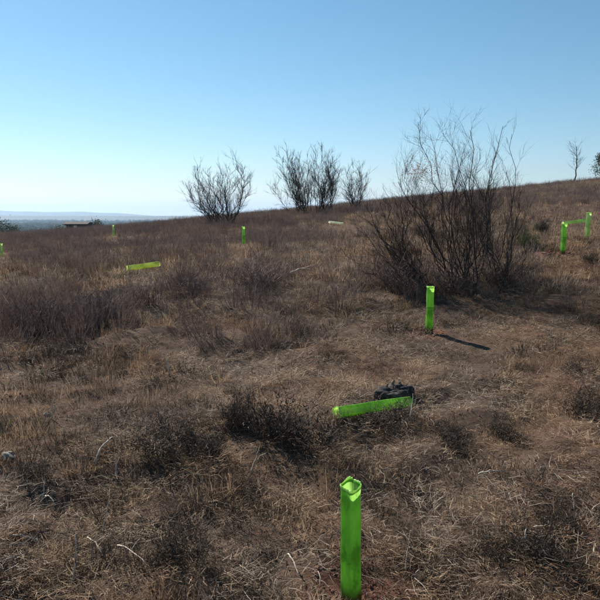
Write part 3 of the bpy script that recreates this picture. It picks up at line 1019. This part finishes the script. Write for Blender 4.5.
# ------------------------------------------------------------------ stones and clods
def lump_mesh(seed, mat, name):
    rs = random.Random(seed)
    mb = MB(); n = 10; rows = 6
    amp = [rs.uniform(0.75, 1.2) for _ in range(60)]
    for j in range(1, rows):
        ph = math.pi * j / rows
        for k in range(n):
            a = 2 * math.pi * k / n
            r = amp[(j * 7 + k * 3) % 60]
            mb.v.append((r * math.sin(ph) * math.cos(a), r * math.sin(ph) * math.sin(a) * 0.8, r * math.cos(ph) * 0.55)); mb.t.append(0.5)
    t = len(mb.v); mb.v += [(0, 0, 0.55), (0, 0, -0.55)]; mb.t += [0.5, 0.5]
    for j in range(rows - 2):
        for k in range(n):
            k2 = (k + 1) % n
            mb.f.append((j * n + k, (j + 1) * n + k, (j + 1) * n + k2, j * n + k2))
    for k in range(n):
        k2 = (k + 1) % n
        mb.f.append((t, k, k2)); mb.f.append((t + 1, (rows - 2) * n + k2, (rows - 2) * n + k))
    return mb.mesh(name, mat)

STONES = [lump_mesh(k, M_STONE, "stone") for k in range(3)]
def stone(px, py, wpx, label, k=0):
    p = ground_at(px, py)
    s = wpx / FPX * math.hypot(p[1], EYE - p[2]) / 2
    o = obj("stone", STONES[k], None, (p[0], p[1], p[2] + s * 0.12), (0, 0, rnd(0, 6)))
    o.scale = (s, s, s)
    tag(o, label, "stone", "weathered stones")
stone(8, 458, 17, "pale lichen-grey stone at the left edge", 0)
stone(47, 415, 8, "small pale stone beside the upright stalk at left", 1)
stone(544, 254, 5, "small pale stone on the red earth left of the right-hand shelters", 2)
stone(228, 356, 6, "small grey stone in the open grass at centre left", 1)

def clods():
    mb = MB()
    src = lump_mesh(9, M_CLOD, "clod_source")
    co = np.array([v.co[:] for v in src.vertices]); fs = [tuple(p.vertices) for p in src.polygons]
    for (x, y, rad) in dug_pts:
        for k in range(70):
            a = rnd(0, 6.28); r = rad * (0.35 + 0.9 * random.random())
            s = rad * rnd(0.02, 0.075)
            px_, py_ = x + math.cos(a) * r, y + math.sin(a) * r
            z = gz(px_, py_) + s * 0.3 + 0.01
            th = rnd(0, 6.28); c, sn = math.cos(th), math.sin(th)
            b = len(mb.v)
            for q in co:
                mb.v.append((px_ + s * (q[0] * c - q[1] * sn), py_ + s * (q[0] * sn + q[1] * c), z + s * q[2])); mb.t.append(0.5)
            mb.f += [tuple(b + i for i in f) for f in fs]
    bpy.data.meshes.remove(src)
    tag(obj("earth_clods", mb.mesh("earth_clods", M_CLOD)), "crumbled red earth around the planted shelters", "soil", kind="stuff")
clods()

# ------------------------------------------------------------------ grass and scrub: plants nobody could count
def tuft(seed, n, rad, hmin, hmax, splay, width, mat, segs=4, curl=0.6, lie=False, tint=(0, 1)):
    rs = random.Random(seed)
    mb = MB()
    for k in range(n):
        a = rs.uniform(0, 6.283); r = rad * math.sqrt(rs.random())
        p = np.array([math.cos(a) * r, math.sin(a) * r, -0.02 if not lie else rs.uniform(0.005, 0.05)])
        az = a + rs.uniform(-1.2, 1.2)
        tilt = splay * rs.uniform(0.2, 1.25) if not lie else rs.uniform(1.25, 1.6)
        l = rs.uniform(hmin, hmax)
        pts = [p]
        for i in range(segs):
            tl = tilt + curl * (i / segs) * rs.uniform(0.3, 1.2) if not lie else tilt + rs.uniform(-0.15, 0.15)
            az2 = az + rs.uniform(-0.25, 0.25)
            pts.append(pts[-1] + np.array([math.sin(tl) * math.cos(az2), math.sin(tl) * math.sin(az2), math.cos(tl)]) * l / segs)
        side = np.array([-math.sin(az), math.cos(az), rs.uniform(-0.6, 0.6)])
        mb.blade(pts, width * rs.uniform(0.6, 1.3), unit(side), min(1, max(0, rs.uniform(*tint))) if rs.random() > 0.09 else 1.25)
    return mb.mesh("tuft", mat)

def scrub_tuft(seed, n, H, rad, mat, width=0.006):
    random.seed(seed)
    mb = MB()
    for k in range(n):
        a = rnd(0, 6.28); r = rad * math.sqrt(random.random())
        b = np.array([math.cos(a) * r, math.sin(a) * r, -0.02])
        t = random.random()
        d = unit([math.cos(a) * 0.3 + rnd() * 0.2, math.sin(a) * 0.3 + rnd() * 0.2, 1])
        h = H * rnd(0.5, 1.05)
        p1 = b + d * h * 0.5 + np.array([rnd(), rnd(), 0]) * 0.02
        p2 = p1 + unit(d + np.array([rnd(), rnd(), 0]) * 0.25) * h * 0.5
        mb.blade([b, p1, p2], width, unit([rnd(), rnd(), 0]), t)
        for q in range(4):
            f = rnd(0.3, 0.95)
            s = (b + (p1 - b) * f * 2) if f < 0.5 else (p1 + (p2 - p1) * (f * 2 - 1))
            e = s + unit(d * 0.9 + np.array([rnd(), rnd(), 0]) * 0.7) * h * rnd(0.12, 0.3)
            mb.blade([s, (s + e) / 2 + np.array([rnd(), rnd(), 0]) * 0.006, e], width * 0.8, unit([rnd(), rnd(), 0]), min(1, t + 0.2 * rnd(0, 1)))
    return mb.mesh("scrub", mat)

def protos(name, meshes):
    c = bpy.data.collections.new(name)          # kept out of the scene: only a source for the plants below
    for i, me in enumerate(meshes):
        c.objects.link(bpy.data.objects.new("%s_%02d" % (name, i), me))
    return c

def scatter(name, coll, P, rot, scl, idx, label, cat):
    me = bpy.data.meshes.new(name)
    me.from_pydata(P.tolist(), [], [])
    for nm, typ, key, arr in (("rot", 'FLOAT_VECTOR', "vector", rot), ("scl", 'FLOAT_VECTOR', "vector", scl), ("pick", 'INT', "value", idx)):
        a = me.attributes.new(nm, typ, 'POINT')
        a.data.foreach_set(key, np.ascontiguousarray(arr, dtype=np.int32 if typ == 'INT' else np.float32).ravel())
    o = obj(name, me)
    ng = bpy.data.node_groups.new(name, 'GeometryNodeTree')
    ng.interface.new_socket("Geometry", in_out='INPUT', socket_type='NodeSocketGeometry')
    ng.interface.new_socket("Geometry", in_out='OUTPUT', socket_type='NodeSocketGeometry')
    n = ng.nodes
    gi = n.new("NodeGroupInput"); go = n.new("NodeGroupOutput")
    ci = n.new("GeometryNodeCollectionInfo"); ci.inputs["Collection"].default_value = coll
    ci.inputs["Separate Children"].default_value = True; ci.inputs["Reset Children"].default_value = True
    ip = n.new("GeometryNodeInstanceOnPoints"); ip.inputs["Pick Instance"].default_value = True
    def attr(nm, t):
        a = n.new("GeometryNodeInputNamedAttribute"); a.data_type = t; a.inputs["Name"].default_value = nm
        return a.outputs["Attribute"]
    e2r = n.new("FunctionNodeEulerToRotation")
    l = ng.links.new
    l(attr("rot", 'FLOAT_VECTOR'), e2r.inputs[0])
    l(gi.outputs[0], ip.inputs["Points"]); l(ci.outputs[0], ip.inputs["Instance"])
    l(attr("pick", 'INT'), ip.inputs["Instance Index"]); l(e2r.outputs[0], ip.inputs["Rotation"]); l(attr("scl", 'FLOAT_VECTOR'), ip.inputs["Scale"])
    l(ip.outputs[0], go.inputs[0])
    md = o.modifiers.new("scatter", 'NODES'); md.node_group = ng
    return tag(o, label, cat, kind="stuff")

def sector(n, r0, r1, half=42, power=1.0):
    """random points in the sector ahead; power < 2 puts more of them near"""
    u = rng.random(n)
    r = (r0 ** power + u * (r1 ** power - r0 ** power)) ** (1 / power)
    t = np.radians(rng.uniform(-half, half, n))
    return r * np.sin(t), r * np.cos(t), r

clear = [(u["loc"][0], u["loc"][1], 0.085 if u["Y"] > 5 else 0.10) for u in UP]
def keep_clear(x, y):
    k = np.ones(len(x), bool)
    for (cx, cy, cr) in clear:
        k &= np.hypot(x - cx, y - cy) > cr
    return k

def place(x, y, tilt=0.15, smin=0.7, smax=1.3, zvar=0.2, npick=1):
    n = len(x)
    P = np.c_[x, y, height(x, y)]
    rot = np.c_[rng.normal(0, tilt, n), rng.normal(0, tilt, n), rng.uniform(0, 6.283, n)]
    s = rng.uniform(smin, smax, n)
    scl = np.c_[s, s, s * rng.uniform(1 - zvar, 1 + zvar, n)]
    return P, rot, scl, rng.integers(0, npick, n)

# short matted grass
mats = [tuft(10 + k, 110, 0.13, 0.025, 0.08, 1.1, 0.0027, M_GRASS, curl=0.8, tint=(0, 1) if k % 2 else (0.1, 0.75)) for k in range(5)] + \
       [tuft(20 + k, 40, 0.07, 0.06, 0.16, 0.7, 0.0030, M_GRASS, tint=(0.1, 1.0)) for k in range(3)]
mats += [tuft(70 + k, 130, 0.15, 0.025, 0.085, 1.5, 0.0026, M_GRASS, lie=True, tint=(0.0, 1.1)) for k in range(3)] + \
        [tuft(75 + k, 44, 0.09, 0.025, 0.07, 1.0, 0.0055, M_GRASS, segs=3, tint=(0.1, 0.9)) for k in range(2)]
c_mat = protos("grass_tuft", mats)
x, y, r = sector(24000, 1.2, 15, 44, 1.35)
dens = fbm(x / 0.8, y / 0.8, 71, 3) + 0.5
bare = fbm(x / 0.45, y / 0.45, 207, 2)
k = (rng.random(len(x)) < np.clip(dens * 1.5 + 0.1, 0.25, 1) * np.clip(1.0 + bare * 3.0, 0.12, 1)) & keep_clear(x, y)
for (dx, dy, dr) in dug_pts:
    k &= (np.hypot(x - dx, y - dy) > dr * 0.62) | (rng.random(len(x)) < 0.12)
_l = UP[1]["loc"]
for f_ in np.linspace(0, 1, 12):
    k &= (np.hypot(x - _l[0] - 0.5 * f_, y - _l[1] + 0.62 * f_) > 0.17) | (rng.random(len(x)) < 0.02)
x, y = x[k], y[k]
P, rot, scl, idx = place(x, y, 0.18, 0.6, 1.35, 0.35, 8)
tallish = fbm(x / 1.1, y / 1.1, 77, 2)
idx = np.where(tallish > 0.10, rng.integers(4, 8, len(x)), np.where(rng.random(len(x)) < 0.6, rng.integers(8, 13, len(x)), rng.integers(0, 5, len(x))))
lump = np.clip(0.8 + 3.4 * fbm(x / 0.30, y / 0.30, 205, 2), 0.22, 2.3)          # tussocks and trodden hollows
lump *= np.where(np.hypot(x - UP[1]["loc"][0] - 0.3, y - UP[1]["loc"][1] + 0.4) < 0.75, 0.22, 1.0)
scl[:, 2] *= lump
scatter("dry_grass", c_mat, P, rot, scl, idx, "short matted dry brown grass covering the near slope", "grass")

# coarser tufts further off
mats2 = [tuft(40 + k, 70, 0.26, 0.10, 0.24, 0.8, 0.009, M_GRASS, segs=3, tint=(0, 0.95)) for k in range(4)]
c_mat2 = protos("coarse_tuft", mats2)
x, y, r = sector(34000, 10, 84, 46, 1.3)
k = keep_clear(x, y)
x, y, r = x[k], y[k], r[k]
P, rot, scl, idx = place(x, y, 0.12, 0.7, 1.3, 0.3, 4)
g = np.clip(r / 40.0, 0.7, 1.5)[:, None]
scatter("coarse_grass", c_mat2, P, rot, scl * g, idx, "coarse dry grass over the further slope", "grass")

# crumbs and pebbles on the bare soil between the tufts
crumbs = [lump_mesh(40 + q, M_CLOD if q < 2 else M_STONE, "crumb") for q in range(3)] + [lump_mesh(50, M_CUT, "crumb")]
c_cr = protos("soil_crumb", crumbs)
x, y, r = sector(9000, 1.3, 12, 44, 1.4)
k = keep_clear(x, y)
x, y = x[k], y[k]
P, rot, scl, idx = place(x, y, 0.5, 0.003, 0.010, 0.2, 4)
big = rng.random(len(x)) < 0.04
scl[big] *= 2.2
idx = np.where(rng.random(len(x)) < 0.85, rng.integers(0, 2, len(x)), idx)
scatter("soil_crumbs", c_cr, P, rot, scl, idx, "small crumbs of earth and pebbles between the grass tufts", "soil")

# lying straws
straws = [tuft(60 + k, 9, 0.16, 0.03, 0.15, 1.4, 0.0028, M_STRAW, lie=True, tint=(0, 1)) for k in range(4)]
c_st = protos("straw", straws)
x, y, r = sector(12000, 1.3, 16, 44, 1.4)
k = (fbm(x / 0.9, y / 0.9, 83, 2) > -0.04) & keep_clear(x, y)
x, y = x[k], y[k]
P, rot, scl, idx = place(x, y, 0.2, 0.5, 1.15, 0.2, 4)
P[:, 2] += 0.035
scatter("fallen_straw", c_st, P, rot, scl, idx, "pale broken straws lying over the grass", "straw")

# small dark heath sprigs and green weeds in the grass
sprigs = [scrub_tuft(90 + k, 60, 0.10, 0.10, M_HEATH, 0.004) for k in range(3)]
c_sp = protos("heath_sprig", sprigs)
x, y, r = sector(7000, 1.7, 26, 44, 1.5)
k = (fbm(x / 0.9, y / 0.9, 91, 3) > 0.085) & keep_clear(x, y)
x, y = x[k], y[k]
P, rot, scl, idx = place(x, y, 0.2, 0.5, 1.5, 0.3, 3)
scatter("heath_sprigs", c_sp, P, rot, scl, idx, "dark heath sprigs growing through the dry grass", "heath")

weeds = [tuft(120 + k, 18, 0.05, 0.03, 0.08, 1.1, 0.008, M_GREEN, segs=3) for k in range(2)]
c_w = protos("weed", weeds)
x, y, r = sector(1500, 1.5, 22, 44, 1.3)
k = (fbm(x / 1.7, y / 1.7, 97, 2) > 0.07) & keep_clear(x, y)
x, y = x[k], y[k]
P, rot, scl, idx = place(x, y, 0.2, 0.5, 1.2, 0.2, 2)
scatter("green_weeds", c_w, P, rot, scl, idx, "scattered small green weeds in the dry grass", "weeds")

# feathery purple-brown scrub of the middle distance and the ridge
scr = [scrub_tuft(140 + k, 34, 0.40, 0.16, M_SCRUB, 0.007) for k in range(4)]
c_sc = protos("feathery_scrub", scr)
x, y, r = sector(36000, 7.0, 90, 47, 1.4)
q = ground_at(40, 322)
x = np.r_[x, q[0] + rng.normal(0, 0.9, 240)]; y = np.r_[y, q[1] + rng.normal(0, 0.8, 240)]; r = np.hypot(x, y)
ang = np.degrees(np.arctan2(x, y))
left = np.clip((6 - ang) / 15, 0, 1)                       # the left middle ground is overgrown
ridge = np.clip((r - 22) / 24, 0, 1)
nz = fbm(x / 3.4, y / 3.4, 103, 3)
nz2 = fbm(x / 7.0, y / 4.0, 108, 3)
want = np.clip(0.08 + 0.75 * left * np.clip((r - 8.5) / 3, 0, 1) * np.clip(0.5 + nz * 5, 0, 1) + 0.75 * ridge * np.clip(0.55 + nz2 * 4, 0.08, 1) + 0.4 * (nz > 0.14), 0, 1)
for (px_, py_, rad_) in ((45, 328, 1.3), (0, 322, 1.2), (90, 312, 1.0), (60, 300, 1.2), (255, 285, 0.9), (195, 290, 0.8), (420, 285, 0.9), (480, 285, 0.9)):
    q = ground_at(px_, py_)
    want = np.maximum(want, 0.95 * np.exp(-((x - q[0]) ** 2 + (y - q[1]) ** 2) / rad_ ** 2))
k = (rng.random(len(x)) < want) & (np.hypot(x - UP[1]["loc"][0], y - UP[1]["loc"][1]) > 1.4)
for u in UP:   # a trodden clearing in front of each planted shelter
    L_ = u["loc"]
    along = (x * L_[0] + y * L_[1]) / math.hypot(L_[0], L_[1])
    across = np.abs(x * L_[1] - y * L_[0]) / math.hypot(L_[0], L_[1])
    rr_ = math.hypot(L_[0], L_[1])
    k &= ~((np.hypot(x - L_[0], y - L_[1]) < 0.5) | ((across < 0.3) & (along < rr_ + 0.2) & (along > rr_ - max(2.2, rr_ * 0.28))))
for (px_, Y_) in ((142, 11.5), (575, 15.6), (336, 28.9)):
    q = on_ground(px_, Y_)
    k &= ~((np.abs(x - q[0]) < 0.6) & (y < q[1] + 0.3) & (y > q[1] - max(2.4, q[1] * 0.22)))
x, y, r = x[k], y[k], r[k]
P, rot, scl, idx = place(x, y, 0.12, 0.55, 1.15, 0.3, 4)
g = np.clip(0.85 + r / 120.0, 0.8, 1.4)[:, None]
scatter("feathery_scrub", c_sc, P, rot, scl * g, idx, "feathery purple-brown dry scrub over the slope and ridge", "scrub")

# ------------------------------------------------------------------ woods on the far plain
def crown_mesh(seed):
    rs = random.Random(seed)
    mb = MB()
    for c in range(5):
        cx, cy, cz = rs.uniform(-.4, .4), rs.uniform(-.4, .4), rs.uniform(0.45, 0.85)
        for q in range(26):
            p = np.array([cx + rs.gauss(0, .2), cy + rs.gauss(0, .2), cz + rs.gauss(0, .17)])
            mb.leaf(p, unit([rs.gauss(0, 1), rs.gauss(0, 1), rs.gauss(0, 1)]), unit([rs.gauss(0, 1), rs.gauss(0, 1), rs.gauss(0, 1)]), .3, .12, rs.random())
    mb.tube([(0, 0, -0.1), (0, 0, 0.6)], [0.05, 0.03], 4)
    return mb.mesh("far_crown", M_LEAF)
c_far = protos("far_tree", [crown_mesh(k) for k in range(3)])
x, y, r = sector(20000, 600, 4600, 40, 1.2)
k = fbm(x / 330.0, y / 330.0, 120, 3) > -0.04
x, y = x[k], y[k]
P, rot, scl, idx = place(x, y, 0.02, 6, 11, 0.2, 3)
scatter("far_woodland", c_far, P, rot, scl, idx, "far dark woodland on the plain below the hills", "woodland")

# ------------------------------------------------------------------ haze
def haze():
    mb = MB()
    box(mb, -19000, 19000, -19000, 19000, -60, 260)
    me = mb.mesh("haze", M_GROUND)
    me.materials.clear()
    m, nt, out = new_mat("haze_air")
    v = N(nt, "ShaderNodeVolumePrincipled")
    v.inputs["Color"].default_value = (0.52, 0.74, 1.0, 1)
    v.inputs["Density"].default_value = 1.0e-4
    v.inputs["Anisotropy"].default_value = 0.35
    nt.links.new(v.outputs[0], out.inputs["Volume"])
    me.materials.append(m)
    tag(obj("haze", me), kind="stuff")
haze()
